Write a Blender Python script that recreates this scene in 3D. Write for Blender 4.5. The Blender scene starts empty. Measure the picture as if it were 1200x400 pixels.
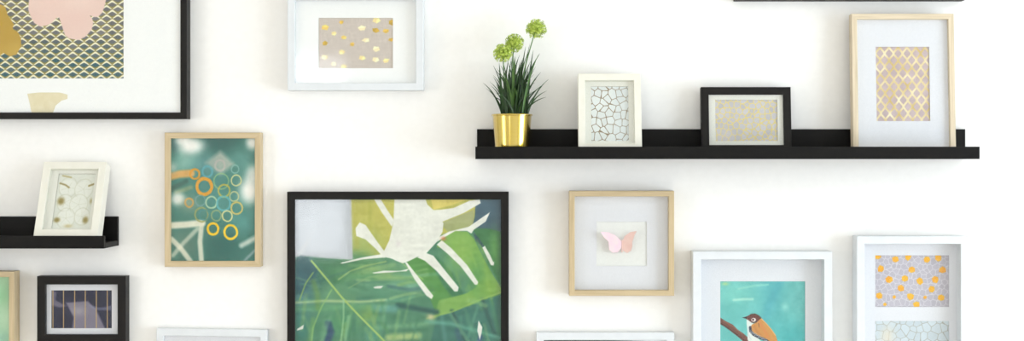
import bpy, bmesh, math, random
import numpy as np
from mathutils import Vector, Matrix
random.seed(7)
SC = bpy.context.scene
COL = SC.collection

# ------------------------------------------------------------------ measures
S = 0.00195            # metres per photograph pixel on the picture wall
D = 3.4                # lens to wall
H = 1.60               # lens height
VX, VY = 619.0, 187.0  # where the lens axis meets the wall
XV = (VX - 600) * S
CAM = Vector((XV, -D, H))

def wall_pt(px, py, d=0.0):
    k = (D - d) / D
    return XV + (px - VX) * S * k, H + (VY - py) * S * k

def on_plane(root_mx, px, py, yl):
    """where the sight line through a pixel meets the plane y=yl of a thing's own space"""
    X, Z = wall_pt(px, py)
    inv = root_mx.inverted()
    a = inv @ CAM
    b = inv @ Vector((X, 0, Z))
    t = (yl - a.y) / (b.y - a.y)
    p = a + (b - a) * t
    return p.x, p.z

# ------------------------------------------------------------------ materials
def lin1(c):
    c = c / 255.0
    return c / 12.92 if c <= 0.04045 else ((c + 0.055) / 1.055) ** 2.4
def lin(c): return tuple(lin1(v) for v in c)
def lina(a):
    a = np.clip(a, 0, 255) / 255.0
    return np.where(a <= 0.04045, a / 12.92, ((a + 0.055) / 1.055) ** 2.4)

def new_mat(name):
    m = bpy.data.materials.new(name); m.use_nodes = True
    nt = m.node_tree
    return m, nt, nt.nodes['Principled BSDF']

def noisy(name, c1, c2, scale=(20, 20, 20), rough=0.5, detail=4, bump=0.0, metallic=0.0, bscale=None, coords='Object', spec=0.5):
    m, nt, p = new_mat(name)
    tc = nt.nodes.new('ShaderNodeTexCoord'); mp = nt.nodes.new('ShaderNodeMapping')
    mp.inputs['Scale'].default_value = scale
    nt.links.new(tc.outputs[coords], mp.inputs['Vector'])
    n = nt.nodes.new('ShaderNodeTexNoise'); n.inputs['Scale'].default_value = 1.0; n.inputs['Detail'].default_value = detail
    nt.links.new(mp.outputs[0], n.inputs['Vector'])
    r = nt.nodes.new('ShaderNodeValToRGB')
    r.color_ramp.elements[0].position = 0.3; r.color_ramp.elements[1].position = 0.7
    r.color_ramp.elements[0].color = (*lin(c1), 1); r.color_ramp.elements[1].color = (*lin(c2), 1)
    nt.links.new(n.outputs['Fac'], r.inputs[0]); nt.links.new(r.outputs[0], p.inputs['Base Color'])
    p.inputs['Roughness'].default_value = rough; p.inputs['Metallic'].default_value = metallic
    p.inputs['Specular IOR Level'].default_value = spec
    if bump:
        b = nt.nodes.new('ShaderNodeBump'); b.inputs['Strength'].default_value = bump; b.inputs['Distance'].default_value = 0.002
        nt.links.new(n.outputs['Fac'], b.inputs['Height']); nt.links.new(b.outputs[0], p.inputs['Normal'])
    return m

M = {}
M['wall'] = noisy('wall_paint', (244, 243, 241), (247, 246, 244), (60, 60, 60), 0.75, 6, 0.06)
M['room'] = noisy('room_paint', (243, 243, 242), (245, 245, 244), (30, 30, 30), 0.8)
M['ceil'] = noisy('ceiling_paint', (240, 238, 232), (243, 241, 236), (30, 30, 30), 0.8)
M['floor'] = noisy('oak_floor', (200, 188, 172), (214, 203, 188), (1.5, 14, 1), 0.45, 8)
M['black_h'] = noisy('black_stain_across', (14, 12, 10), (22, 19, 16), (8, 200, 300), 0.5, 6, 0.1, spec=0.25)
M['black_v'] = noisy('black_stain_upright', (14, 12, 10), (22, 19, 16), (300, 200, 8), 0.5, 6, 0.1, spec=0.25)
M['shelf'] = noisy('black_lacquer', (8, 7, 6), (13, 11, 9), (10, 200, 200), 0.55, 5, 0.05, spec=0.2)
M['wood_h'] = noisy('pale_wood_across', (184, 164, 128), (206, 186, 150), (9, 150, 220), 0.5, 8, 0.15)
M['wood_v'] = noisy('pale_wood_upright', (184, 164, 128), (206, 186, 150), (220, 150, 9), 0.5, 8, 0.15)
M['ash_h'] = noisy('washed_wood_across', (198, 182, 154), (222, 207, 182), (9, 150, 220), 0.5, 8, 0.15)
M['ash_v'] = noisy('washed_wood_upright', (198, 182, 154), (222, 207, 182), (220, 150, 9), 0.5, 8, 0.15)
M['white'] = noisy('white_lacquer', (216, 220, 224), (221, 225, 229), (40, 40, 40), 0.4)
M['ivory'] = noisy('ivory_lacquer', (228, 226, 214), (233, 231, 221), (40, 40, 40), 0.4)
M['mat'] = noisy('mat_board', (224, 224, 231), (229, 229, 236), (300, 300, 300), 0.85, 3)
M['matw'] = noisy('warm_mat_board', (230, 229, 221), (235, 234, 228), (300, 300, 300), 0.85, 3)
M['matb'] = noisy('bright_mat_board', (248, 248, 250), (252, 252, 253), (300, 300, 300), 0.85, 3)
M['back'] = noisy('hardboard', (120, 90, 62), (140, 106, 74), (80, 80, 80), 0.8)
M['sash'] = noisy('window_paint', (238, 238, 236), (244, 244, 242), (30, 30, 30), 0.4)

def glass_mat():
    m = bpy.data.materials.new('picture_glass'); m.use_nodes = True
    nt = m.node_tree; nt.nodes.clear()
    o = nt.nodes.new('ShaderNodeOutputMaterial'); mix = nt.nodes.new('ShaderNodeMixShader')
    t = nt.nodes.new('ShaderNodeBsdfTransparent'); g = nt.nodes.new('ShaderNodeBsdfGlossy')
    f = nt.nodes.new('ShaderNodeFresnel')
    ge = nt.nodes.new('ShaderNodeNewGeometry'); io = nt.nodes.new('ShaderNodeMapRange')   # both faces of the sheet reflect alike, no total reflection inside
    io.inputs['To Min'].default_value = 1.45; io.inputs['To Max'].default_value = 1/1.45
    nt.links.new(ge.outputs['Backfacing'], io.inputs['Value']); nt.links.new(io.outputs[0], f.inputs['IOR'])
    t.inputs[0].default_value = (0.985, 0.99, 0.985, 1)
    g.inputs['Roughness'].default_value = 0.06
    nt.links.new(f.outputs[0], mix.inputs[0]); nt.links.new(t.outputs[0], mix.inputs[1]); nt.links.new(g.outputs[0], mix.inputs[2])
    nt.links.new(mix.outputs[0], o.inputs[0])
    return m
M['glass'] = glass_mat()

def print_mat():
    m, nt, p = new_mat('printed_paper')
    a = nt.nodes.new('ShaderNodeVertexColor'); a.layer_name = 'ink'
    tc = nt.nodes.new('ShaderNodeTexCoord'); n = nt.nodes.new('ShaderNodeTexNoise'); n.inputs['Scale'].default_value = 260
    nt.links.new(tc.outputs['Object'], n.inputs['Vector'])
    mr = nt.nodes.new('ShaderNodeMapRange'); mr.inputs['To Min'].default_value = 0.95; mr.inputs['To Max'].default_value = 1.05
    nt.links.new(n.outputs['Fac'], mr.inputs['Value'])
    mx = nt.nodes.new('ShaderNodeVectorMath'); mx.operation = 'SCALE'
    nt.links.new(a.outputs['Color'], mx.inputs[0]); nt.links.new(mr.outputs[0], mx.inputs['Scale'])
    nt.links.new(mx.outputs[0], p.inputs['Base Color'])
    p.inputs['Roughness'].default_value = 0.8; p.inputs['Specular IOR Level'].default_value = 0.2
    return m
M['print'] = print_mat()

# ------------------------------------------------------------------ object helpers
def obj(name, mesh_or_bm, mats=None, parent=None, smooth=False):
    if isinstance(mesh_or_bm, bmesh.types.BMesh):
        me = bpy.data.meshes.new(name)
        bmesh.ops.recalc_face_normals(mesh_or_bm, faces=mesh_or_bm.faces[:])
        mesh_or_bm.to_mesh(me); mesh_or_bm.free()
    else:
        me = mesh_or_bm
    if mats is not None:
        for m in (mats if isinstance(mats, (list, tuple)) else [mats]): me.materials.append(m)
    if smooth:
        for p in me.polygons: p.use_smooth = True
        me.set_sharp_from_angle(angle=math.radians(38))
    o = bpy.data.objects.new(name, me); COL.objects.link(o)
    if parent is not None: o.parent = parent
    return o

def thing(name, label, cat, mx, group=None):
    o = bpy.data.objects.new(name, None); COL.objects.link(o)
    o.empty_display_size = 0.05
    o.matrix_world = mx
    o['label'] = label; o['category'] = cat
    if group: o['group'] = group
    return o

def box(bm, x0, x1, y0, y1, z0, z1, bevel=0.0, mi=0):
    vs = [bm.verts.new(p) for p in ((x0,y0,z0),(x1,y0,z0),(x1,y1,z0),(x0,y1,z0),(x0,y0,z1),(x1,y0,z1),(x1,y1,z1),(x0,y1,z1))]
    fs = [bm.faces.new([vs[i] for i in f]) for f in ((0,1,2,3),(4,7,6,5),(0,4,5,1),(1,5,6,2),(2,6,7,3),(3,7,4,0))]
    for f in fs: f.material_index = mi
    if bevel:
        es = list({e for f in fs for e in f.edges})
        bmesh.ops.bevel(bm, geom=es, offset=bevel, segments=2, affect='EDGES', profile=0.5)
    return bm

def ring_sweep(x0, x1, z0, z1, profile, closed=True):
    """sweep a profile of (inset, y) around a rectangle with mitred corners; material 0 across, 1 upright"""
    bm = bmesh.new()
    rings = []
    for ins, y in profile:
        rings.append([bm.verts.new(p) for p in ((x0+ins, y, z0+ins), (x1-ins, y, z0+ins), (x1-ins, y, z1-ins), (x0+ins, y, z1-ins))])
    n = len(rings)
    for i in range(n if closed else n-1):
        a, b = rings[i], rings[(i+1) % n]
        for k in range(4):
            f = bm.faces.new((a[k], a[(k+1) % 4], b[(k+1) % 4], b[k]))
            f.material_index = k % 2
    return bm

# ------------------------------------------------------------------ painted prints
def vnoise(X, Y, sx, sy, seed):
    rng = np.random.RandomState(seed)
    g = rng.rand(64, 64)
    u = (X / sx) % 63; v = (Y / sy) % 63
    i = u.astype(int); j = v.astype(int); fu = u - i; fv = v - j
    fu = fu*fu*(3-2*fu); fv = fv*fv*(3-2*fv)
    i2 = (i+1) % 64; j2 = (j+1) % 64
    return (g[j, i]*(1-fu)*(1-fv) + g[j, i2]*fu*(1-fv) + g[j2, i]*(1-fu)*fv + g[j2, i2]*fu*fv) * 2 - 1

class Canvas:
    def __init__(s, x0, y0, x1, y1, dens, bg):
        s.box = (x0, y0, x1, y1)
        s.nx = max(2, int(round((x1-x0)*dens))+1); s.ny = max(2, int(round((y1-y0)*dens))+1)
        s.X, s.Y = np.meshgrid(np.linspace(x0, x1, s.nx), np.linspace(y0, y1, s.ny))
        s.C = np.empty(s.X.shape + (3,)); s.C[:] = bg
    def mixin(s, m, col, a=1.0):
        m = (np.clip(m, 0, 1) * a)[..., None]
        s.C = s.C * (1-m) + np.asarray(col, float) * m
    def segd(s, pts, closed):
        d = np.full(s.X.shape, 1e9); n = len(pts)
        for i in range(n if closed else n-1):
            ax, ay = pts[i]; bx, by = pts[(i+1) % n]
            dx, dy = bx-ax, by-ay; L = dx*dx+dy*dy + 1e-12
            t = np.clip(((s.X-ax)*dx + (s.Y-ay)*dy)/L, 0, 1)
            d = np.minimum(d, np.hypot(s.X-ax-t*dx, s.Y-ay-t*dy))
        return d
    def polymask(s, pts, soft=0.7):
        d = s.segd(pts, True)
        ins = np.zeros(s.X.shape, bool); n = len(pts)
        for i in range(n):
            ax, ay = pts[i]; bx, by = pts[(i+1) % n]
            c = ((ay > s.Y) != (by > s.Y)) & (s.X < (bx-ax)*(s.Y-ay)/((by-ay) or 1e-9) + ax)
            ins ^= c
        sd = np.where(ins, d, -d)
        return np.clip(0.5 + sd/soft, 0, 1)
    def poly(s, pts, col, soft=0.7, a=1.0): s.mixin(s.polymask(pts, soft), col, a)
    def stroke(s, pts, w, col, soft=0.7, a=1.0):
        s.mixin(np.clip(0.5 + (w/2 - s.segd(pts, False))/soft, 0, 1), col, a)
    def blob(s, cx, cy, rx, ry, col, a=1.0, p=2.0):
        r = np.hypot((s.X-cx)/rx, (s.Y-cy)/ry)
        s.mixin(np.exp(-r**p), col, a)
    def disc(s, cx, cy, rx, ry, col, soft=0.7, a=1.0):
        r = (1 - np.hypot((s.X-cx)/rx, (s.Y-cy)/ry)) * min(rx, ry)
        s.mixin(np.clip(0.5 + r/soft, 0, 1), col, a)
    def ring(s, cx, cy, r, w, col, soft=0.8, a=1.0):
        d = np.abs(np.hypot(s.X-cx, (s.Y-cy)*0.95) - r + vnoise(s.X, s.Y, 4, 4, int(cx))*0.3)
        s.mixin(np.clip(0.5 + (w/2-d)/soft, 0, 1), col, a)
    def noise(s, sx, sy, amp, seed, tint=(1, 1, 1)):
        s.C += (vnoise(s.X, s.Y, sx, sy, seed)*amp)[..., None] * np.asarray(tint)
    def voronoi(s, seeds):
        f1 = np.full(s.X.shape, 1e9); f2 = f1.copy(); idn = np.zeros(s.X.shape, int)
        for k, (x, y) in enumerate(seeds):
            d = np.hypot(s.X-x, s.Y-y)
            n1 = d < f1
            f2 = np.where(n1, f1, np.minimum(f2, d)); idn = np.where(n1, k, idn); f1 = np.where(n1, d, f1)
        return f2-f1, idn
    def build(s, name, x0, x1, z0, z1, y, parent):
        """lay the canvas over the local rectangle; z1 is the top"""
        nx, ny = s.nx, s.ny
        xs = np.linspace(x0, x1, nx); zs = np.linspace(z1, z0, ny)
        gx, gz = np.meshgrid(xs, zs)
        co = np.stack([gx, np.full(gx.shape, y), gz], -1).reshape(-1, 3)
        idx = np.arange(nx*ny).reshape(ny, nx)
        q = np.stack([idx[1:, :-1], idx[1:, 1:], idx[:-1, 1:], idx[:-1, :-1]], -1).reshape(-1, 4)
        me = bpy.data.meshes.new(name)
        me.vertices.add(len(co)); me.vertices.foreach_set('co', co.ravel())
        me.loops.add(q.size); me.loops.foreach_set('vertex_index', q.ravel().astype(np.int32))
        me.polygons.add(len(q)); me.polygons.foreach_set('loop_start', np.arange(0, q.size, 4, dtype=np.int32))
        me.update()
        at = me.color_attributes.new('ink', 'FLOAT_COLOR', 'POINT')
        c = np.concatenate([lina(s.C), np.ones(s.C.shape[:2]+(1,))], -1).reshape(-1, 4)
        at.data.foreach_set('color', c.astype(np.float32).ravel())
        return obj(name, me, M['print'], parent)

def jitter_seeds(x0, y0, x1, y1, step, seed, jit=0.38):
    rng = np.random.RandomState(seed); out = []
    ny = int((y1-y0)/step)+3; nx = int((x1-x0)/step)+3
    for j in range(ny):
        for i in range(nx):
            out.append((x0+(i-1+0.5*(j % 2))*step+rng.uniform(-jit, jit)*step, y0+(j-1)*step+rng.uniform(-jit, jit)*step))
    return out

# ------------------------------------------------------------------ picture frames
class Frame:
    """outer pixel box of the front face, border widths in pixels"""
    def __init__(s, label, pxbox, t, border, mats, mat=None, art=None, canvas=None, recess=0.012, group=None,
                 lean=None, roll=0.0, matmat='mat', name='framed_picture', prints=None, wh=None, glass=True, db=0.03, floor=None):
        x0, y0, x1, y1 = pxbox
        if lean is None:
            X0, Z1 = wall_pt(x0, y0, t); X1, Z0 = wall_pt(x1, y1, t)
            W, Hh = X1-X0, Z1-Z0
            mx = Matrix.Translation(((X0+X1)/2, -0.001, Z0))
            if roll:
                mx = Matrix.Translation(((X0+X1)/2, -0.001, Z0)) @ Matrix.Translation((0, 0, Hh)) @ Matrix.Rotation(math.radians(roll), 4, 'Y') @ Matrix.Translation((0, 0, -Hh))
        else:
            W, Hh = wh
            th = math.radians(lean)
            dfront = db + t
            X0, _ = wall_pt(x0, y1, dfront); X1, _ = wall_pt(x1, y1, dfront)
            mx = Matrix.Translation(((X0+X1)/2, -db, floor + 0.0005)) @ Matrix.Rotation(-th, 4, 'X')
        s.W, s.H, s.t, s.mx = W, Hh, t, mx
        bw = border * S
        s.root = thing(name, label, 'picture', mx, group)
        e = 0.0008
        prof = [(0, 0), (0, -t+e), (e, -t), (bw-e, -t), (bw, -t+e), (bw, -t+recess+0.004), (bw-0.004, -t+recess+0.004), (bw-0.004, 0)]
        obj('frame_moulding', ring_sweep(-W/2, W/2, 0, Hh, prof), [M[mats+'_h'], M[mats+'_v']] if mats+'_h' in M else [M[mats], M[mats]], s.root)
        s.bw = bw
        s.yp = -t + recess            # paper plane
        s.in_x0, s.in_x1, s.in_z0, s.in_z1 = -W/2+bw, W/2-bw, bw, Hh-bw
        g = 0.0035
        bm = bmesh.new(); box(bm, s.in_x0+0.0002, s.in_x1-0.0002, s.yp+0.0022, s.yp+0.0042, s.in_z0+0.0002, s.in_z1-0.0002)
        obj('backing_board', bm, M['back'], s.root)
        if glass:
            bm = bmesh.new(); box(bm, s.in_x0+0.0002, s.in_x1-0.0002, -t+0.003, -t+0.0045, s.in_z0+0.0002, s.in_z1-0.0002)
            obj('glass', bm, M['glass'], s.root)
        s.matm = M[matmat]
        s.windows = prints or []
    def rect(s, pxbox, y=None):
        y = s.yp if y is None else y
        x0, z1 = on_plane(s.mx, pxbox[0], pxbox[1], y); x1, z0 = on_plane(s.mx, pxbox[2], pxbox[3], y)
        return x0, x1, z0, z1
    def matboard(s, wins):
        """mat with rectangular windows cut out (local rects), 1.6 mm thick, edges shown"""
        bm = bmesh.new()
        xs = sorted({s.in_x0, s.in_x1, *[w[0] for w in wins], *[w[1] for w in wins]})
        zs = sorted({s.in_z0, s.in_z1, *[w[2] for w in wins], *[w[3] for w in wins]})
        solid = {}
        for i in range(len(xs)-1):
            for j in range(len(zs)-1):
                cx, cz = (xs[i]+xs[i+1])/2, (zs[j]+zs[j+1])/2
                solid[i, j] = not any(w[0] < cx < w[1] and w[2] < cz < w[3] for w in wins)
        yb, yf = s.yp, s.yp-0.0016
        vt = {}
        def v(i, j, y):
            if (i, j, y) not in vt: vt[i, j, y] = bm.verts.new((xs[i], y, zs[j]))
            return vt[i, j, y]
        for (i, j), so in solid.items():
            if not so: continue
            bm.faces.new([v(i, j, yf), v(i+1, j, yf), v(i+1, j+1, yf), v(i, j+1, yf)])
            bm.faces.new([v(i, j, yb), v(i, j+1, yb), v(i+1, j+1, yb), v(i+1, j, yb)])
            for di, dj, a, b in ((-1, 0, (i, j), (i, j+1)), (1, 0, (i+1, j), (i+1, j+1)), (0, -1, (i, j), (i+1, j)), (0, 1, (i, j+1), (i+1, j+1))):
                if not solid.get((i+di, j+dj), False):
                    bm.faces.new([v(*a, yf), v(*b, yf), v(*b, yb), v(*a, yb)])
        return obj('mat_board', bm, s.matm, s.root)
    def art(s, canvas, pxbox=None, rect=None, name='print', cover=False):
        r = rect or s.rect(pxbox or canvas.box)
        y = s.yp + 0.0008
        return canvas.build(name, r[0], r[1], r[2], r[3], y, s.root)

WALLG = 'framed pictures hung on the white wall'

# ------ 1 large black frame, flowers over a net pattern
def art_flowers():
    x0, y0, x1, y1 = -62, -140, 145, 92
    c = Canvas(x0, y0, x1, y1, 2.6, (150, 140, 70))
    wx, hy = 13.2, 5.45
    rng = np.random.RandomState(3)
    # lens shaped cells on a half drop grid
    ph = (c.X - 138.0)
    for row in range(int((y1-y0)/hy)+3):
        cy = 27.0 + (row - int((27-y0)/hy) - 1) * hy
        off = 0 if row % 2 == 0 else wx/2
        u = ((ph + off) / wx + 0.5) % 1.0 - 0.5
        kk = np.floor((ph + off) / wx + 0.5).astype(int)
        half = 0.25*(1+np.cos(2*math.pi*u)) + 0.5*(1-2*np.abs(u))   # 1 at the middle, 0 at the tips
        dy = c.Y - cy
        edge = 4.5*half - 0.1
        c.mixin(np.clip(0.5 + (edge - np.abs(dy + 0.5))/0.8, 0, 1) * (dy < 0.5), (246, 240, 214))
        e2 = 3.1*half - 0.4
        tone = rng.rand(400)
        t = tone[(kk*7 + row*13) % 400]
        m = np.clip(0.5 + (e2 - np.abs(dy - 0.35))/0.7, 0, 1)[..., None]
        tr = 1/(1+np.exp(-((c.Y-58)/8)))          # teal reflection painted into the lower cells
        k = np.clip(tr*(0.25+0.9*t), 0, 1)[..., None]
        base = np.array((106, 104, 106))*(1-0.25*t[..., None]) + 18
        teal = np.array((42, 92, 104))
        cc = base*(1-k) + teal*k
        c.C = c.C*(1-m) + cc*m
    pink = [(34,0),(33,11),(36,20),(40,27),(47,31),(54,30),(60,27),(66,21),(69,20),(73,32),(76,41),(81,45),(92,47),(100,43),(107,35),(109,28),(108,22),(105,18),(111,20),(115,19.5),(119.5,15),(122,8),(124,0),(122,-14),(112,-24),(100,-22),(98,-36),(86,-48),(68,-46),(60,-34),(58,-22),(44,-20),(36,-10)]
    c.poly(pink, (238, 205, 196), 0.6)
    m = c.polymask(pink, 3)
    c.mixin(m*np.clip(0.5+0.5*vnoise(c.X, c.Y, 30, 22, 5), 0, 1), (246, 222, 212), 0.6)
    gold = [(-2,4),(6,8),(7.5,13),(9,18),(12,22),(16,28),(14.5,34),(21,38),(24.5,45),(24.5,54),(19,64),(11,66),(4,62),(-4,68),(-18,62),(-28,50),(-30,30),(-24,12),(-12,2)]
    c.poly(gold, (193, 157, 62), 0.6)
    c.mixin(c.polymask(gold, 3)*np.clip(vnoise(c.X, c.Y, 20, 30, 8), 0, 1), (215, 180, 90), 0.7)
    return c
f = Frame('large black-framed print of pink and gold flowers over a net pattern', (-129, -222, 219, 139.5), 0.035, 7.5, 'black', recess=0.008, matmat='matb', group=WALLG)
f.matboard([f.rect((-62, -140, 145, 92))])
f.art(art_flowers())
# beige cup-shaped reflection, painted as a thin patch on the mat
c_ = [(32,110),(45,108.5),(70,108.5),(79,111),(79,116),(72,118),(65,124),(62,132.5),(37,132.5),(35,122)]
bm = bmesh.new()
vf = [bm.verts.new((on_plane(f.mx, x, y, f.yp-0.0021)[0], f.yp-0.0021, on_plane(f.mx, x, y, f.yp-0.0021)[1])) for x, y in c_]
vb = [bm.verts.new((v.co.x, v.co.y+0.0004, v.co.z)) for v in vf]
bm.faces.new(vf); bm.faces.new(vb[::-1])
for i in range(len(vf)): bm.faces.new((vf[i], vf[(i+1) % len(vf)], vb[(i+1) % len(vf)], vb[i]))
M['beige'] = noisy('beige_reflection', (228, 216, 180), (236, 226, 196), (60, 60, 60), 0.85)
p_ = obj('painted_reflection', bm, M['beige'], f.root); p_['label'] = 'beige cup-shaped reflection painted on the mat'

# ------ 2 white box frame with gold flakes
def art_flakes():
    c = Canvas(373.5, 21, 460.5, 80, 3, (206, 194, 186))
    c.noise(0.5, 6, 5, 1); c.noise(6, 0.5, 5, 2)
    pts = [(173,62),(405,50),(62,97),(310,103),(400,118),(470,122),(122,138),(187,165),(335,183),(62,205),(245,210),(403,243),(172,263),(62,298),(310,303),(400,315),(470,322),(120,343),(187,360),(505,65),(505,180)]
    rng = np.random.RandomState(9)
    for k, (u, v) in enumerate(pts):
        x, y = 370+u/5.716, 15+v/5.716
        R = rng.uniform(3.2, 4.9); a0 = rng.rand()*6
        n = 5
        col = [(222, 184, 84), (240, 208, 112), (200, 164, 60), (246, 226, 160), (250, 236, 190)][(k*3 + (1 if v > 230 else 0)*2) % 5 if v < 230 else 3 + k % 2]
        pg = [(x+R*rng.uniform(.65, 1.2)*math.cos(a0+i*2*math.pi/n)*1.05, y+R*rng.uniform(.7, 1.0)*math.sin(a0+i*2*math.pi/n)*0.85) for i in range(n)]
        c.poly(pg, col, 0.9)
        c.poly([pg[0], pg[1], (x, y), pg[4]], tuple(min(255, v_*1.15) for v_ in col), 0.9, 0.7)
    return c
f = Frame('white box frame with scattered gold flakes on a taupe print', (337, -8, 496, 106), 0.038, 8.5, 'white', recess=0.017, matmat='matb', group=WALLG)
f.matboard([f.rect((373.5, 21, 460.5, 80))]); f.art(art_flakes())

# ------ 3 pale wood frame with rings
def art_rings():
    c = Canvas(198, 161, 301, 308.5, 2.6, (66, 128, 116))
    W = (250, 248, 244)  # white of the window reflections painted into the print
    c.blob(255, 168, 30, 14, (40, 94, 90), .9); c.blob(285, 190, 18, 16, (92, 150, 142), .8)
    c.blob(215, 190, 16, 14, (150, 196, 184), .8); c.blob(202, 168, 5, 10, (40, 90, 90), .9)
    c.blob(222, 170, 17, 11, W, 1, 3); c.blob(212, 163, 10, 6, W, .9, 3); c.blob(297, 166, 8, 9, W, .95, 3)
    c.blob(240, 195, 16, 14, (110, 160, 165), .7)
    c.poly([(240,190),(258,176),(275,192),(258,206)], (205, 196, 184), 6, .7)
    c.blob(240, 220, 22, 22, (64, 128, 122), .8); c.blob(262, 235, 26, 22, (84, 150, 145), .6)
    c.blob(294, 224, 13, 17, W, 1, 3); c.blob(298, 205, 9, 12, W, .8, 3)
    c.stroke([(196,207),(208,204),(222,203)], 9, (226, 172, 98), 3, .95)
    c.blob(200, 196, 5, 6, (190, 214, 206), .8)
    c.stroke([(198,222),(206,218),(216,213)], 6, (60, 100, 90), 3, .8); c.stroke([(204,226),(222,220)], 5, (150, 160, 120), 4, .7)
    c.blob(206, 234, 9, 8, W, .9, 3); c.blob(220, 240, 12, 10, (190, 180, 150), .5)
    c.blob(218, 290, 24, 24, (92, 124, 108), .9); c.blob(262, 292, 30, 24, (36, 100, 92), .95); c.blob(285, 262, 16, 14, (84, 154, 150), .7)
    Y = (232, 228, 208)
    c.stroke([(196,266),(215,265),(236,263)], 8, Y, 3, .95); c.stroke([(235,266),(233,285),(235,310)], 6, Y, 2.5, .85)
    c.stroke([(198,282),(210,294),(222,310)], 6, Y, 2.5, .85); c.stroke([(230,270),(212,288),(200,302)], 5, Y, 3, .6)
    c.stroke([(284,290),(301,281)], 6, (225, 230, 220), 4, .8); c.stroke([(288,308),(300,296)], 3, (190, 200, 210), 3, .6)
    O, G, P = (228, 158, 40), (232, 200, 70), (214, 212, 150)
    for x, y, r, w, col, a in [(226.7,204,5.6,2.4,O,.9),(242,201,6,2.6,(90,170,185),.7),(257.5,193.5,6,2.4,(190,180,175),.7),(238.4,219,9,4,O,.95),(276,198,4.5,1.2,(140,190,180),.8),
        (277.5,211.6,6,1.6,P,.9),(259,212.6,9,1.6,(150,190,130),.7),(262.6,224,7,2,(190,180,80),.9),(275,231,5.4,1.4,P,.8),(219.7,238.5,4.8,2,(215,160,80),.85),
        (233.5,236,6,1.4,(120,160,160),.8),(247,238,6.6,2,(176,206,170),.9),(262,239.5,8,2.4,(98,180,190),.8),(278,245,6.8,2,(212,190,100),.9),(235,253,8,2,(160,160,90),.8),
        (238,253,6,1.5,(70,140,140),.8),(253,254,6,1.8,(150,170,120),.8),(266.5,254.5,6,1.6,(230,220,150),.9),(249,270,6.4,2.8,(245,200,30),1),(270.7,274,7.8,2.8,(245,205,40),1)]:
        c.ring(x, y, r, w, col, 1.0, a)
    c.noise(7, 9, 5, 4); c.noise(2.5, 2.5, 3, 6)
    return c
f = Frame('pale wooden frame with yellow and orange rings on teal watercolour', (193, 155.5, 305.5, 313), 0.030, 6.8, 'wood', recess=0.008, group=WALLG)
f.art(art_rings(), rect=(f.in_x0, f.in_x1, f.in_z0, f.in_z1))

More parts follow.
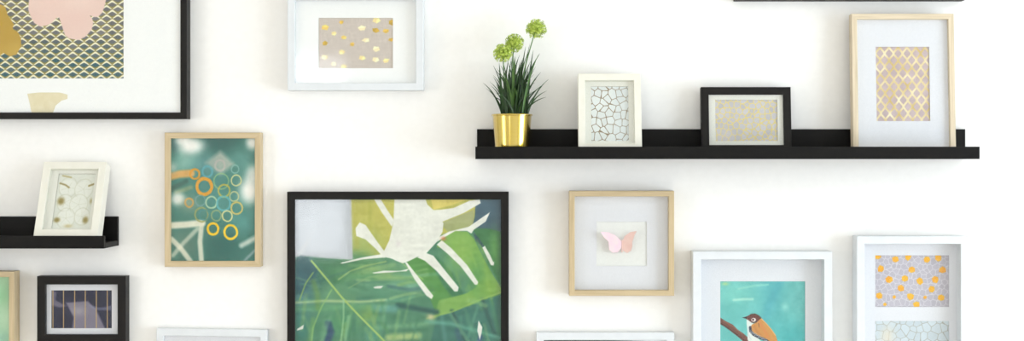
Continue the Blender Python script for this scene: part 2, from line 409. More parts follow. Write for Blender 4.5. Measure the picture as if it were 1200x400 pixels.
# ------ 4 large black frame with palm leaf painting
def art_leaf():
    c = Canvas(345, 234, 588, 470, 1.9, (70, 128, 98))
    W = (232, 232, 224)
    # broad washes
    c.blob(470, 320, 60, 16, (104, 158, 120), .9); c.blob(400, 330, 50, 26, (72, 134, 104), .8); c.blob(470, 335, 50, 10, (112, 168, 136), .8)
    c.blob(365, 320, 22, 22, (40, 96, 88), .9); c.blob(395, 345, 24, 14, (104, 154, 110), .7)
    c.blob(352, 345, 14, 30, (74, 122, 140), .7)
    c.poly([(408,234),(560,234),(556,262),(520,275),(470,290),(452,300),(410,300)], (188, 184, 88), 2)
    c.blob(455, 245, 14, 14, (206, 196, 96), .6); c.blob(425, 285, 22, 16, (156, 178, 100), .7); c.stroke([(415,236),(418,290)], 6, (176, 170, 70), 3, .5)
    c.stroke([(433,238),(434,286)], 4, (172, 172, 70), 3, .5); c.blob(416, 300, 22, 7, (84, 140, 90), .8)
    c.blob(425, 318, 40, 11, (112, 160, 96), .8)
    c.poly([(505,234),(548,234),(530,241),(508,246)], (222, 206, 110), 1.5)
    c.poly([(516,262),(556,246),(556,266),(528,275)], (164, 168, 116), 1.5)
    c.poly([(558,234),(590,234),(590,276),(553,270),(557,255)], (62, 92, 108), 1.5)
    # pale panel at the upper left, window reflection painted into the colour
    c.poly([(343,232),(411,232),(413,305),(380,303),(360,301),(343,302)], (188, 192, 200), 2.2)
    c.poly([(343,300),(352,292),(364,276),(368,268),(360,286),(352,300)], (214, 214, 218), 2, .7)
    # leaves
    c.poly([(345,305),(352,300),(364,304),(372,316),(366,332),(352,344),(345,346)], (40, 88, 100), 4, .8)
    c.poly([(366,303),(384,305),(405,306),(430,309),(415,316),(402,330),(392,334),(378,318)], (54, 116, 78), 4, .9)
    c.blob(400, 322, 12, 10, (90, 146, 96), .7)
    c.poly([(476,308),(486,302),(500,300),(515,312),(534,338),(545,352),(530,366),(512,370),(505,352),(492,330)], (80, 142, 66), 1.5)
    c.poly([(500,300),(512,300),(532,322),(544,345),(538,358),(520,336)], (52, 116, 80), 2.5, .9)
    c.poly([(512,290),(519,278),(534,271),(548,272),(556,280),(566,300),(578,322),(588,338),(588,346),(566,353),(548,360),(530,367),(512,372),(520,352),(548,344),(560,336),(540,308),(528,294)], (118, 166, 74), 1.5)
    c.blob(540, 296, 15, 22, (140, 182, 84), .8); c.blob(560, 325, 10, 20, (84, 148, 78), .8); c.blob(575, 338, 14, 10, (120, 164, 64), .7)
    c.poly([(554,268),(572,268),(588,272),(588,336),(580,322),(570,300),(562,282)], (54, 116, 66), 2)
    c.blob(580, 290, 6, 20, (92, 152, 74), .8); c.poly([(555,272),(562,280),(570,292),(566,290),(558,282)], (40, 70, 92), 2, .9)
    c.poly([(515,352),(548,345),(560,350),(530,366),(508,374)], (124, 170, 82), 2.5, .9)
    # bottom right dark greens
    c.poly([(512,372),(548,360),(588,345),(588,420),(500,420)], (52, 112, 98), 3)
    for a, b, col in [((530,365),(545,400),(30,76,72)),((545,362),(556,398),(72,134,110)),((566,352),(580,392),(30,74,70)),((575,350),(586,390),(62,130,96)),((518,372),(522,400),(80,140,130))]:
        c.stroke([a, b], 4, col, 4, .75)
    c.stroke([(500,374),(512,370),(530,366),(560,353),(588,343)], 1.4, (150, 186, 96), 1.5, .8)
    c.blob(505, 372, 5, 5, (206, 196, 150), .9)
    # horizontal bands
    c.stroke([(345,355),(380,353),(420,354),(452,352)], 3, (186, 206, 150), 3, .8); c.stroke([(345,362),(400,361),(450,360)], 8, (104, 166, 118), 5, .6)
    c.stroke([(466,358),(500,364),(512,366)], 6, (32, 84, 78), 4, .9); c.stroke([(440,362),(462,362)], 9, (96, 158, 150), 5, .7)
    c.stroke([(455,336),(480,340),(494,338)], 4, (64, 112, 108), 3, .8); c.stroke([(440,326),(478,326),(500,322)], 5, (150, 188, 116), 4, .6)
    c.stroke([(500,377),(530,380),(586,396)], 4, (104, 172, 150), 4, .7); c.stroke([(440,385),(500,380)], 5, (126, 176, 132), 5, .6); c.stroke([(455,396),(490,394)], 8, (184, 200, 130), 5, .75)
    c.blob(430, 372, 10, 10, (150, 178, 70), .6); c.blob(398, 380, 20, 14, (84, 156, 104), .7); c.blob(352, 385, 8, 20, (46, 118, 112), .8); c.blob(436, 390, 10, 16, (84, 154, 140), .6)
    c.stroke([(382,402),(387,390),(384,380)], 8, (36, 70, 110), 4, .85); c.stroke([(366,330),(371,345),(372,362)], 6, (110, 150, 60), 4, .45); c.stroke([(362,402),(366,375)], 5, (110, 160, 90), 4, .6)
    c.stroke([(404,400),(408,372)], 4, (140, 190, 150), 3, .6)
    c.stroke([(540,402),(536,388)], 6, (50, 90, 110), 4, .7); c.stroke([(562,402),(564,396)], 6, (40, 70, 120), 3, .8)
    # loose brush strokes
    rg = np.random.RandomState(21)
    cols = [(132,178,116),(60,120,88),(96,160,130),(150,182,96),(44,100,92),(118,168,130),(80,146,92),(168,196,130)]
    for k in range(70):
        x, y = rg.uniform(345, 588), rg.uniform(308, 400)
        if x > 500 and y < 350: continue
        an = rg.uniform(-.35, .35) if y < 362 else rg.uniform(.9, 1.9)
        L = rg.uniform(6, 22)
        c.stroke([(x-L*math.cos(an), y-L*math.sin(an)), (x, y+rg.uniform(-1.5, 1.5)), (x+L*math.cos(an), y+L*math.sin(an))], rg.uniform(1.5, 5), cols[rg.randint(8)], 2.5, rg.uniform(.2, .5))
    for k in range(30):
        x, y = rg.uniform(515, 585), rg.uniform(280, 350)
        if (x-515)*.9 + 280 < y - 30: continue
        c.stroke([(x, y), (x+rg.uniform(3, 9), y+rg.uniform(10, 22))], rg.uniform(1.5, 4), [(150,188,84),(96,154,74),(124,172,70)][k % 3], 2.5, .3)
    # fine veins
    V = (170, 200, 110)
    c.stroke([(364,306),(380,325),(400,349),(420,370),(452,402)], 2.2, V, 1.2, .95)
    c.stroke([(366,320),(357,333),(350,352)], 1.5, (140, 176, 90), 1.2, .85); c.stroke([(388,340),(376,360),(366,384),(364,402)], 1.6, (140, 184, 110), 1.4, .8)
    c.stroke([(402,352),(402,372),(399,400)], 1.8, (150, 196, 150), 1.6, .8); c.stroke([(396,328),(410,318),(428,312),(452,307)], 1.8, (150, 180, 110), 1.6, .8)
    c.stroke([(408,338),(430,326),(460,320)], 1.4, (140, 176, 120), 1.6, .6); c.stroke([(468,306),(482,318),(496,328)], 1.2, (160, 190, 110), 1, .7)
    # white negative shape and its fingers
    for pg in [
        [(462,234),(499,234),(501,240),(512,250),(520,262),(519,272),(512,284),(500,297),(490,301),(480,306),(472,309),(464,306),(450,299),(449,296),(456,282),(461,260)],
        [(438,234),(446,234),(454,247),(462,259),(459,266),(447,249)],
        [(416,268),(421,261),(428,264),(442,284),(452,297),(450,303),(440,292),(428,281),(417,277)],
        [(398,308.5),(424,302),(448,298),(466,300),(476,307),(452,302),(424,304.5),(400,309.5)],
        [(498,247),(518,246),(532,244),(551,235.5),(563,234),(564,238.5),(544,250),(517,261),(508,264)],
        [(515,278),(526,272),(550,266),(566,255),(575,249),(570,260),(556,269.5),(553,274),(548,271),(534,271),(522,278),(512,284)],
        [(489,302),(497,296),(508,300),(524,320),(538,337),(537,342),(533,342),(512,318),(498,306)],
        [(512,287),(518,282),(529,291),(548,311),(561,331),(560,334),(557,334),(540,312),(524,297)],
        [(566,290.5),(569,288.5),(575,299),(580,310),(576.5,311.5),(571,301)],
        [(474,307),(477,308),(492,327),(508,347),(506,351),(500,347),(486,328)],
        [(561.5,376),(566,384),(565,391),(563,399),(560,388)],
        [(436,320),(450,317.5),(474,318),(460,319.5),(438,321)], [(468,318),(480,315),(476,318.5)],
        [(437,337),(442,335.5),(449,335.5),(446,338.5),(439,338.5)], [(347,386),(355,381),(354,386),(347,388)], [(575,309),(580,307),(579,312)]]:
        c.poly(pg, W, 1.0)
    c.blob(467, 286, 3, 4, (214, 200, 206), .4); c.blob(520, 280, 3, 2.2, (214, 120, 80), .8)
    c.noise(16, 4, 6, 11); c.noise(3, 3, 4, 12); c.noise(5, 30, 4, 13)
    return c
f = Frame('large black-framed painting of green leaves around a white palm shape', (336.5, 225, 596, 590), 0.030, 8.9, 'black', recess=0.008, group=WALLG)
cv = art_leaf()
r_ = f.rect((345, 234, 588, 470))
fill = Canvas(0, 0, 10, 10, 2, (60, 120, 100)); fill.noise(3, 3, 12, 4)
f.art(cv, rect=(f.in_x0, f.in_x1, r_[2], f.in_z1))
f.art(fill, rect=(f.in_x0, f.in_x1, f.in_z0, r_[2]), name='print')

# ------ 5 butterfly box frame
f = Frame('square pale wooden box frame holding a pink paper butterfly', (667, 224, 790, 347), 0.040, 6.4, 'wood', recess=0.022, group=WALLG)
f.matboard([f.rect((699, 260, 758, 312))])
c = Canvas(0, 0, 10, 10, 2, (234, 234, 232)); c.noise(3, 3, 2, 4)
f.art(c, rect=f.rect((697, 258, 760, 314)), name='backing_paper')
def wing(side):
    # outline in pixels, hinge at the body
    if side < 0: o = [(728.5,283),(721,276),(713,272.5),(704,272),(708,279),(713,283),(713.5,288),(714,293),(718,296.5),(724,296),(728,291)]
    else: o = [(729.5,283),(732,277),(738,272.5),(746,271),(743.5,276),(741,284),(741,289),(739.5,294),(735,296.8),(731,295),(729,291)]
    bm = bmesh.new(); vs = []
    for x, y in o:
        lift = 0.0035 + abs(x-729)*S*0.35
        X, Z = on_plane(f.mx, x, y, f.yp-lift); vs.append((X, f.yp-lift, Z))
    a = [bm.verts.new(v) for v in vs]; b = [bm.verts.new((v[0], v[1]+0.0005, v[2])) for v in vs]
    bm.faces.new(a); bm.faces.new(b[::-1])
    for i in range(len(a)): bm.faces.new((a[i], a[(i+1) % len(a)], b[(i+1) % len(a)], b[i]))
    return bm
M['pinkl'] = noisy('lilac_pink_paper', (238, 206, 222), (246, 216, 220), (90, 90, 90), 0.6)
M['pinkr'] = noisy('coral_pink_paper', (240, 198, 190), (246, 210, 202), (90, 90, 90), 0.6)
bfm = bmesh.new()
x_, z_ = on_plane(f.mx, 729, 296, f.yp-0.003); x2_, z2_ = on_plane(f.mx, 729, 281, f.yp-0.003)
box(bfm, x_-0.0012, x_+0.0012, f.yp-0.0045, f.yp-0.0005, z_, z2_, 0.0005)
bf = obj('butterfly', bfm, M['pinkr'], f.root)
w_ = obj('wing', wing(-1), M['pinkl'], bf); w_['label'] = 'lilac-pink left wing'
w_ = obj('wing', wing(1), M['pinkr'], bf); w_['label'] = 'coral-pink right wing'

# ------ 6 bird frame
def art_bird():
    c = Canvas(844, 330, 943.5, 470, 3.2, (104, 190, 186))
    c.blob(905, 345, 14, 40, (72, 166, 178), .6); c.blob(930, 395, 30, 18, (60, 172, 176), .7); c.blob(860, 345, 20, 14, (122, 204, 190), .6)
    c.stroke([(915,330),(900,360),(895,380)], 8, (76, 168, 180), 5, .6); c.blob(935, 350, 12, 18, (104, 188, 186), .8)
    c.stroke([(860,352),(872,351),(882,351)], 3, (170, 222, 208), 2, .8); c.stroke([(865,339),(885,335),(900,334)], 2, (150, 212, 196), 2, .6)
    c.blob(850, 333, 4, 2, (180, 210, 130), .7); c.blob(920, 360, 4, 5, (150, 214, 204), .6)
    c.noise(8, 12, 7, 3); c.noise(3, 3, 4, 5)
    o = lambda l: [(860+x/10, 360+y/10) for x, y in l]
    # branch
    c.poly([(844,372.5),(850,376.5),(859,381),(864,386.5),(871,391),(880,399),(893,408),(890,414),(876,405),(866,396),(857,389),(850,383.5),(844,380)], (112, 66, 52), .8)
    c.stroke([(844,379),(857,387.5),(866,394.5),(876,403)], 1.6, (70, 40, 36), 1.2, .8); c.stroke([(848,376.5),(860,383.5),(870,392)], 1.2, (160, 106, 88), 1, .7)
    # body
    c.poly(o([(150,140),(220,185),(250,240),(240,310),(330,420),(420,520),(300,560),(200,480),(160,380),(160,300),(150,200)]), (226, 232, 228), .7)
    c.poly(o([(320,130),(380,190),(440,260),(490,330),(512,400),(560,520),(600,700),(520,600),(440,480),(370,395),(300,345),(235,310),(200,280),(192,240),(215,205),(250,190),(290,150)]), (206, 142, 70), .7)
    c.stroke(o([(320,135),(380,195),(440,265),(488,335)]), .9, (232, 196, 140), .8, .8)
    c.stroke(o([(300,180),(350,260),(400,350)]), 2.2, (220, 128, 66), 2, .7); c.stroke(o([(240,230),(280,300),(360,370)]), 2.2, (190, 122, 60), 2, .7)
    c.stroke(o([(350,200),(420,290),(460,380)]), 2, (214, 154, 84), 1.6, .7); c.stroke(o([(290,195),(296,238)]), .6, (90, 54, 40), .6, .9)
    c.stroke(o([(192,240),(196,285),(232,325),(300,360),(380,392),(430,430)]), 3, (46, 54, 74), .8)
    for k in range(16):
        t = k/15; x = 196+t*190; y = 290+ t*105 + 6*math.sin(k*2)
        c.disc(860+x/10, 360+y/10+0.7, .42, .42, (225, 232, 236), .5); c.disc(860+(x-4)/10, 360+(y-16)/10+0.5, .35, .35, (190, 200, 210), .5)
    c.stroke(o([(170,240),(172,330),(200,380)]), 1.2, (196, 206, 206), 1, .7)
    c.poly(o([(100,126),(130,118),(160,108),(200,86),(250,80),(290,98),(322,132),(290,160),(262,188),(225,188),(190,172),(165,152),(135,138)]), (104, 52, 44), .6)
    c.stroke(o([(200,88),(250,84),(296,108),(318,130)]), 1.2, (78, 62, 48), 1, .9); c.stroke(o([(210,180),(240,186),(266,170)]), 1.4, (84, 74, 70), 1, .9)
    c.poly(o([(98,127),(130,118),(158,118),(150,138)]), (38, 48, 50), .6)
    c.disc(883.2, 375.2, 2.7, 2.2, (232, 226, 222), .6); c.disc(882.6, 375.1, 1.3, 1.3, (120, 40, 48), .5); c.disc(882.6, 375.1, .7, .7, (20, 16, 20), .4)
    return c
f = Frame('white box frame with a brown and orange bird painted on turquoise', (812, 295, 975, 517), 0.045, 9.2, 'white', recess=0.034, group=WALLG)
f.matboard([f.rect((844, 330, 943.5, 470))]); f.art(art_bird())

# ------ 7 two-print frame
def cellart(box_, step, seed, bg, line, w, gold_pts=None, gold=None, dens=3.4, var=6, soft=.8, lw=1.0):
    c = Canvas(*box_, dens, bg)
    seeds = jitter_seeds(*box_, step, seed)
    n0 = len(seeds)
    if gold_pts:
        seeds = [s_ for s_ in seeds if min(math.hypot(s_[0]-g[0], s_[1]-g[1]) for g in gold_pts) > step*0.72] + list(gold_pts)
    e, idn = c.voronoi(seeds)
    rng = np.random.RandomState(seed+1); tone = rng.uniform(-var, var, len(seeds))
    c.C += tone[idn][..., None]
    if gold_pts:
        ng = len(gold_pts); isg = idn >= len(seeds)-ng
        sh = rng.uniform(0, 1, len(seeds))[idn]
        gc = np.array(gold[0])*(1-sh[..., None]) + np.array(gold[1])*sh[..., None]
        m = (isg & (e > w*0.8))[..., None].astype(float)
        c.C = c.C*(1-m) + gc*m
    c.mixin(np.clip(0.5 + (w - e)/soft, 0, 1), line, lw)
    return c, e
gp = [(32,38),(107,52),(160,42),(240,53),(290,45),(45,92),(176,95),(307,97),(80,138),(147,133),(211,145),(277,137),(130,175),(261,180),(38,208),(102,212),(170,210),(233,213),(302,215),(62,243),(197,245)]
gp = [(1020+x/3.63, 290+y/3.63) for x, y in gp]
f = Frame('white box frame holding two stacked prints, gold spots on lilac above', (1004, 277, 1135, 470), 0.045, 9.0, 'white', recess=0.034, group=WALLG)
b1, b2 = (1025.5, 299.5, 1112, 360), (1025.5, 376.5, 1112, 437)
f.matboard([f.rect(b1), f.rect(b2)])
c, e = cellart(b1, 6.2, 4, (186, 180, 192), (212, 208, 216), .6, var=4)
rg = np.random.RandomState(5)
for k, (x, y) in enumerate(gp):
    R = 4.3 if k not in (19, 17, 15) else 2.2
    a0 = rg.rand()*6
    pg = [(x+R*rg.uniform(.8, 1.1)*math.cos(a0+i*math.pi/3), y+R*rg.uniform(.8, 1.1)*math.sin(a0+i*math.pi/3)) for i in range(6)]
    c.poly(pg, (240, 170+rg.randint(-8, 8), 26), .8); c.poly([(x, y)]+pg[:3], (246, 188, 48), 1, .5)
p_ = f.art(c); p_['label'] = 'upper print, gold spots on a lilac cell pattern'
c, e = cellart(b2, 9.0, 14, (204, 214, 222), (166, 166, 158), .55, var=6)
c.blob(1040, 395, 8, 12, (230, 214, 190), .6)
p_ = f.art(c); p_['label'] = 'lower print, grey cracked lines on pale blue'

# ------ 8 navy frame
def art_navy():
    c = Canvas(60, 340, 131.5, 385.5, 3.4, (20, 22, 56))
    c.noise(9, 9, 8, 2)
    P = (150, 142, 158)
    c.poly([(77,355),(103,353),(112,362),(124,387),(84,387),(86,372)], P, 2.5, .8)  # pale room reflection in the glass, painted over the navy
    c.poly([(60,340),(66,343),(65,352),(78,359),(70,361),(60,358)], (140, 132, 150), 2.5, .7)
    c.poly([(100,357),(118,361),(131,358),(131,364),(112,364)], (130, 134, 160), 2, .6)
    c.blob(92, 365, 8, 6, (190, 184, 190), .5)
    for x in (61.9, 74.3, 87.4, 99.8, 112.8, 125.6):
        c.stroke([(x, 338), (x, 388)], 1.0, (204, 170, 110), .6)
    c.stroke([(131.4,338),(131.4,388)], .8, (80, 70, 70), .5)
    return c
f = Frame('small black frame with gold stripes on a navy print', (43.5, 324, 147.5, 402), 0.030, 9.6, 'black', recess=0.012, group=WALLG)
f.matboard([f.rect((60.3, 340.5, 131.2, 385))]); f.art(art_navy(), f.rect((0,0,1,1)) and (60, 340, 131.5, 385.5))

# ------ 9 pale wood frame at the left edge
f = Frame('pale wooden frame with a mint green print at the left edge', (-96, 318.5, 17, 476), 0.035, 6.4, 'wood', recess=0.010, group=WALLG)
c = Canvas(-92, 322, 13, 470, 1.5, (176, 216, 178))
c.blob(0, 345, 14, 12, (150, 208, 160), .7); c.blob(8, 372, 12, 16, (196, 226, 198), .7); c.blob(4, 398, 12, 12, (160, 206, 190), .7); c.noise(12, 12, 8, 3)
f.art(c, rect=(f.in_x0, f.in_x1, f.in_z0, f.in_z1))

# ------ 10 white frame bottom left (hangs a little crooked)
f = Frame('white frame showing only its top, between the navy and leaf pictures', (183.5, 386, 313.5, 566), 0.020, 8.5, 'white', recess=0.008, group=WALLG, roll=0.9)
c = Canvas(0, 0, 113, 160, 1, (214, 218, 226)); c.noise(18, 14, 8, 2); c.blob(60, 60, 40, 30, (170, 200, 214), .6)
ii = 0.014
win = (f.in_x0+ii, f.in_x1-ii, f.in_z0+ii, f.in_z1-ii)
f.matboard([win]); f.art(c, rect=win)

# ------ 11 white frame bottom centre
f = Frame('white frame with a charcoal print, below the butterfly picture', (628.5, 390, 790, 612), 0.030, 8.8, 'white', recess=0.010, group=WALLG)
c = Canvas(0, 0, 143, 204, 1, (96, 96, 98)); c.noise(20, 20, 12, 2)
c.mixin(np.clip((c.X-70)/50, 0, 1), (226, 230, 236))
f.art(c, rect=(f.in_x0, f.in_x1, f.in_z0, f.in_z1))

# ------ 12 black frame above the long shelf (only its lower edge is in view)
f = Frame('black frame at the top edge, hanging above the long shelf', (861.5, -360, 1130.5, 0.2), 0.030, 8.9, 'black', recess=0.008, group=WALLG)
c = Canvas(0, 0, 250, 340, 0.6, (220, 222, 224)); c.noise(30, 30, 8, 2); c.poly([(60,60),(190,60),(190,280),(60,280)], (150, 170, 176), 4)
f.art(c, rect=(f.in_x0, f.in_x1, f.in_z0, f.in_z1))

# ------------------------------------------------------------------ picture ledges
DEPTH = 0.12
def ledge(label, px_front_left, px_front_right, py_lip_top, py_bottom, py_back_top):
    X0, Zb = wall_pt(px_front_left, py_bottom, DEPTH); X1, Zl = wall_pt(px_front_right, py_lip_top, DEPTH)
    _, Zt = wall_pt(600, py_back_top, 0.012)
    cx = (X0+X1)/2; w = (X1-X0)/2
    root = thing('picture_ledge', label, 'shelf', Matrix.Translation((cx, -0.001, Zb)), 'black picture ledges on the wall')
    tk = 0.012; e = 0.0007
    bm = bmesh.new(); box(bm, -w, w, -0.012, 0, 0, Zt-Zb, e); obj('back_rail', bm, M['shelf'], root)
    bm = bmesh.new(); box(bm, -w, w, -DEPTH+0.0112, -0.0122, 0.0, tk, e); obj('shelf_board', bm, M['shelf'], root)
    bm = bmesh.new(); box(bm, -w, w, -DEPTH, -DEPTH+0.011, 0, Zl-Zb, e); obj('front_lip', bm, M['shelf'], root)
    return Zb + tk
FL1 = ledge('long black picture ledge carrying the plant and three frames', 557, 1148, 172, 186.6, 151.5)
FL2 = ledge('black picture ledge at left carrying one leaning frame', -469, 122, 276.8, 291.6, 254)

SG = 'framed pictures standing on the picture ledges'
# ivory frame with cracked cells
def std(label, xb, ytop, ybot, t, border, mats, recess, lean, db, floor, matmat='matw'):
    dfront = db + t
    k = (D - dfront)/D
    W = (xb[1]-xb[0])*S*k
    th = math.radians(lean)
    # find the height so that the tilted top edge meets the wanted pixel row
    Zt_px = ytop
    lo, hi = 0.05, 0.6
    for _ in range(50):
        h_ = (lo+hi)/2
        y = -db - t*math.cos(th) + h_*math.sin(th)
        z = floor + t*math.sin(th) + h_*math.cos(th)
        py = VY - (z-H)/(D+y)*D/S
        if py > Zt_px: lo = h_
        else: hi = h_
    return Frame(label, (xb[0], ytop, xb[1], ybot), t, border, mats, recess=recess, lean=lean, wh=(W, h_), db=db, floor=floor, group=SG, matmat=matmat)

f = std('small ivory frame with a cracked-cell print, beside the potted plant', (678, 752.5), 86.5, 172, 0.030, 8.0, 'ivory', 0.013, 14, 0.072, FL1)
b = (692.5, 101.5, 737, 165.5)
c, e = cellart(b, 8.4, 23, (226, 230, 230), (126, 102, 70), .6, var=5, dens=4)
c.mixin(np.clip((c.X-715)/10, 0, 1), (216, 224, 230), .35)
r = f.rect(b); f.matboard([r]); f.art(c, rect=r)

f = std('small black landscape frame standing on the long ledge', (822.5, 928), 102.3, 172, 0.022, 8.8, 'black', 0.008, 6, 0.030, FL1)
b = (838, 117, 911.5, 165.5)
c, e = cellart(b, 6.4, 31, (200, 196, 202), (232, 212, 130), 1.0, var=8, dens=4, lw=.9)
c.blob(850, 160, 10, 10, (232, 222, 216), .4)
r = f.rect(b); f.matboard([r]); f.art(c, rect=r)

def art_chain():
    b = (1026, 55, 1090, 142)
    c = Canvas(*b, 4, (194, 174, 178))
    px_, py_ = 10.8, 15.6
    c.noise(7, 7, 9, 3)
    u = (c.X-b[0])/px_; v = (c.Y-b[1])/py_
    zig = np.clip(2.5*np.abs((v % 1)-0.5)-0.12, 0, 1)                 # 0..1
    m = np.zeros(c.X.shape)
    for s_ in (0, 1):
        line = np.abs(((u + (zig*0.5 if s_ == 0 else -zig*0.5) + 0.5) % 1) - 0.5)*px_
        m = np.maximum(m, np.clip(0.5 + (1.55-line)/.8, 0, 1))
    rng = vnoise(c.X, c.Y, 9, 9, 5)
    gold = np.array((206, 178, 104))*(0.5-0.5*rng)[..., None] + np.array((250, 240, 205))*(0.5+0.5*rng)[..., None]
    c.C = c.C*(1-m[..., None]*.92) + gold*m[..., None]*.92
    return c
f = std('tall washed-wood frame with a gold diamond chain print on the long ledge', (1000, 1120.5), 16.3, 171, 0.026, 6.4, 'ash', 0.012, 3.5, 0.038, FL1, 'mat')
c = art_chain(); r = f.rect(c.box); f.matboard([r]); f.art(c, rect=r)

# leaning ivory frame on left ledge
f = std('ivory frame leaning far back on the left ledge, white petal print', (38.5, 113.8), 190, 276, 0.034, 8.6, 'ivory', 0.012, 23.5, 0.074, FL2)
r = f.rect((64.5, 204, 103.5, 268))
zc, xc = (r[2]+r[3])/2, 0.0
r = (-f.W/2+0.034, f.W/2-0.025, r[2], r[3])
c = Canvas(0, 0, 47, 64, 4, (226, 228, 220))
c.noise(9, 9, 5, 2)
for x, y, rx, ry in [(14,16,12,9),(34,18,12,9),(12,34,10,9),(30,36,12,10),(16,52,12,9),(36,50,10,9)]:
    c.disc(x, y, rx, ry, (236, 237, 230), 1.5, .8); c.ring(x, y, rx*.95, .8, (200, 200, 180), 1.2, .6)
    for k in range(5):
        a = k*1.25+x; c.stroke([(x, y), (x+rx*.8*math.cos(a), y+ry*.8*math.sin(a))], .5, (206, 208, 190), .8, .6)
B = (140, 122, 58)
c.blob(7, 32, 4.5, 4.5, B, .9, 3); c.blob(5, 54, 4, 3, B, .9, 3); c.blob(41, 54, 3.5, 4, B, .9, 3); c.stroke([(3,11),(10,13),(15,16)], 1.8, B, 1.4, .8); c.stroke([(40,14),(46,12)], 2, B, 1.4, .8)
c.stroke([(5,2),(16,4)], 1.6, (170, 156, 96), 1.4, .8); c.blob(45, 32, 1.6, 3, (160, 146, 90), .8); c.blob(20, 61, 5, 2, (196, 178, 120), .7)
f.matboard([r]); f.art(c, rect=r)

# ------------------------------------------------------------------ potted plant
pd = 0.066
PX, _ = wall_pt(600, 150, pd)
root = thing('potted_plant', 'gold metal pot of grassy leaves with three green pompom blooms', 'plant', Matrix.Translation((PX, -pd, FL1+0.0005)))
kk = S*(D-pd)/D
def lathe(prof, n=64):
    bm = bmesh.new(); rings = []
    for r_, z in prof:
        if r_ < 1e-6: rings.append([bm.verts.new((0, 0, z))])
        else: rings.append([bm.verts.new((r_*math.cos(2*math.pi*i/n), r_*math.sin(2*math.pi*i/n), z)) for i in range(n)])
    for a, b in zip(rings, rings[1:]):
        for i in range(n):
            j = (i+1) % n
            if len(a) == 1: bm.faces.new((a[0], b[j], b[i]))
            elif len(b) == 1: bm.faces.new((a[i], a[j], b[0]))
            else: bm.faces.new((a[i], a[j], b[j], b[i]))
    return bm
_, ztop = wall_pt(600, 134, pd)
hp = ztop - FL1 - 0.0005
m, nt, p = new_mat('brushed_gold')
p.inputs['Metallic'].default_value = 1.0; p.inputs['Roughness'].default_value = 0.22; p.inputs['Coat Weight'].default_value = 1.0; p.inputs['Coat Roughness'].default_value = 0.08; p.inputs['Coat IOR'].default_value = 1.8
tc = nt.nodes.new('ShaderNodeTexCoord'); mp = nt.nodes.new('ShaderNodeMapping'); mp.inputs['Scale'].default_value = (8, 8, 900)
n = nt.nodes.new('ShaderNodeTexNoise'); n.inputs['Scale'].default_value = 1
rp = nt.nodes.new('ShaderNodeValToRGB'); rp.color_ramp.elements[0].color = (*lin((184, 154, 44)), 1); rp.color_ramp.elements[1].color = (*lin((206, 178, 64)), 1)
nt.links.new(tc.outputs['Object'], mp.inputs[0]); nt.links.new(mp.outputs[0], n.inputs['Vector']); nt.links.new(n.outputs['Fac'], rp.inputs[0]); nt.links.new(rp.outputs[0], p.inputs['Base Color'])
M['gold'] = m
rb, rt = 19.8*kk, 23.0*kk
pot = obj('pot', lathe([(0, 0), (rb-0.002, 0), (rb, 0.002), (rt, hp-0.003), (rt-0.0015, hp-0.003), (rb-0.002, 0.006), (0, 0.006)]), M['gold'], root, True)
obj('pot_rim', lathe([(rt+0.0002, hp-0.0045), (rt+0.0022, hp-0.004), (rt+0.0026, hp-0.0015), (rt+0.0016, hp), (rt-0.001, hp), (rt-0.0014, hp-0.003), (rt+0.0002, hp-0.0045)]), M['gold'], pot, True)
M['soil'] = noisy('potting_soil', (40, 32, 22), (66, 54, 38), (300, 300, 300), 0.95, 5, 0.6)
obj('soil', lathe([(0, hp-0.006), (0.02, hp-0.0075), (rt-0.0045, hp-0.011), (rt-0.0055, hp-0.016), (0, hp-0.016)], 40), M['soil'], root, True)

def local(px, py, dy=0.0):
    X, Z = wall_pt(px, py, pd - dy)
    return Vector((X-PX, dy, Z-FL1-0.0005))
def blade(bm, base, tip, bend, w, mi=0, n=9):
    side = (tip-base).cross(Vector((0, 1, 0)))
    if side.length < 1e-5: side = Vector((1, 0, 0))
    ang = random.uniform(-0.9, 0.9)
    side = side.normalized()
    side = (Matrix.Rotation(ang, 3, (tip-base).normalized()) @ side)
    prev = None
    nrm = side.cross((tip-base).normalized())
    ctrl = (base*0.45+tip*0.55) + bend
    for i in range(n+1):
        t = i/n
        p = base*(1-t)**2 + ctrl*2*t*(1-t) + tip*t*t
        ww = w*(1-t**2.2)*(0.7+0.5*min(1, t*3)) + 0.00015
        cur = [bm.verts.new(p - side*ww), bm.verts.new(p + nrm*ww*0.45), bm.verts.new(p + side*ww)]
        if prev:
            for k in range(2):
                f_ = bm.faces.new((prev[k], prev[k+1], cur[k+1], cur[k])); f_.material_index = mi; f_.smooth = True
        prev = cur
M['leaf'] = noisy('grass_green', (18, 44, 12), (42, 78, 26), (60, 60, 25), 0.45)
M['leaf2'] = noisy('light_grass_green', (44, 84, 26), (84, 122, 48), (60, 60, 25), 0.5)
bm = bmesh.new()
tips = [(566,97,-5),(570,104,-3),(641,106,9),(643,93,12),(621,50,0),(616,54,0),(631,65,2),(633,62,3),(625,58,0),(585,74,-1),(581,82,-1),(578,90,-2),(589,72,0),(594,70,0),(599,69,0),(604,66,0),(609,64,0),(613,68,0),(628,78,2),(634,84,5),(638,98,6),(574,96,-4),(583,92,-2),(622,72,1),(618,62,0),(640,114,8),(596,80,0),(606,76,0)]
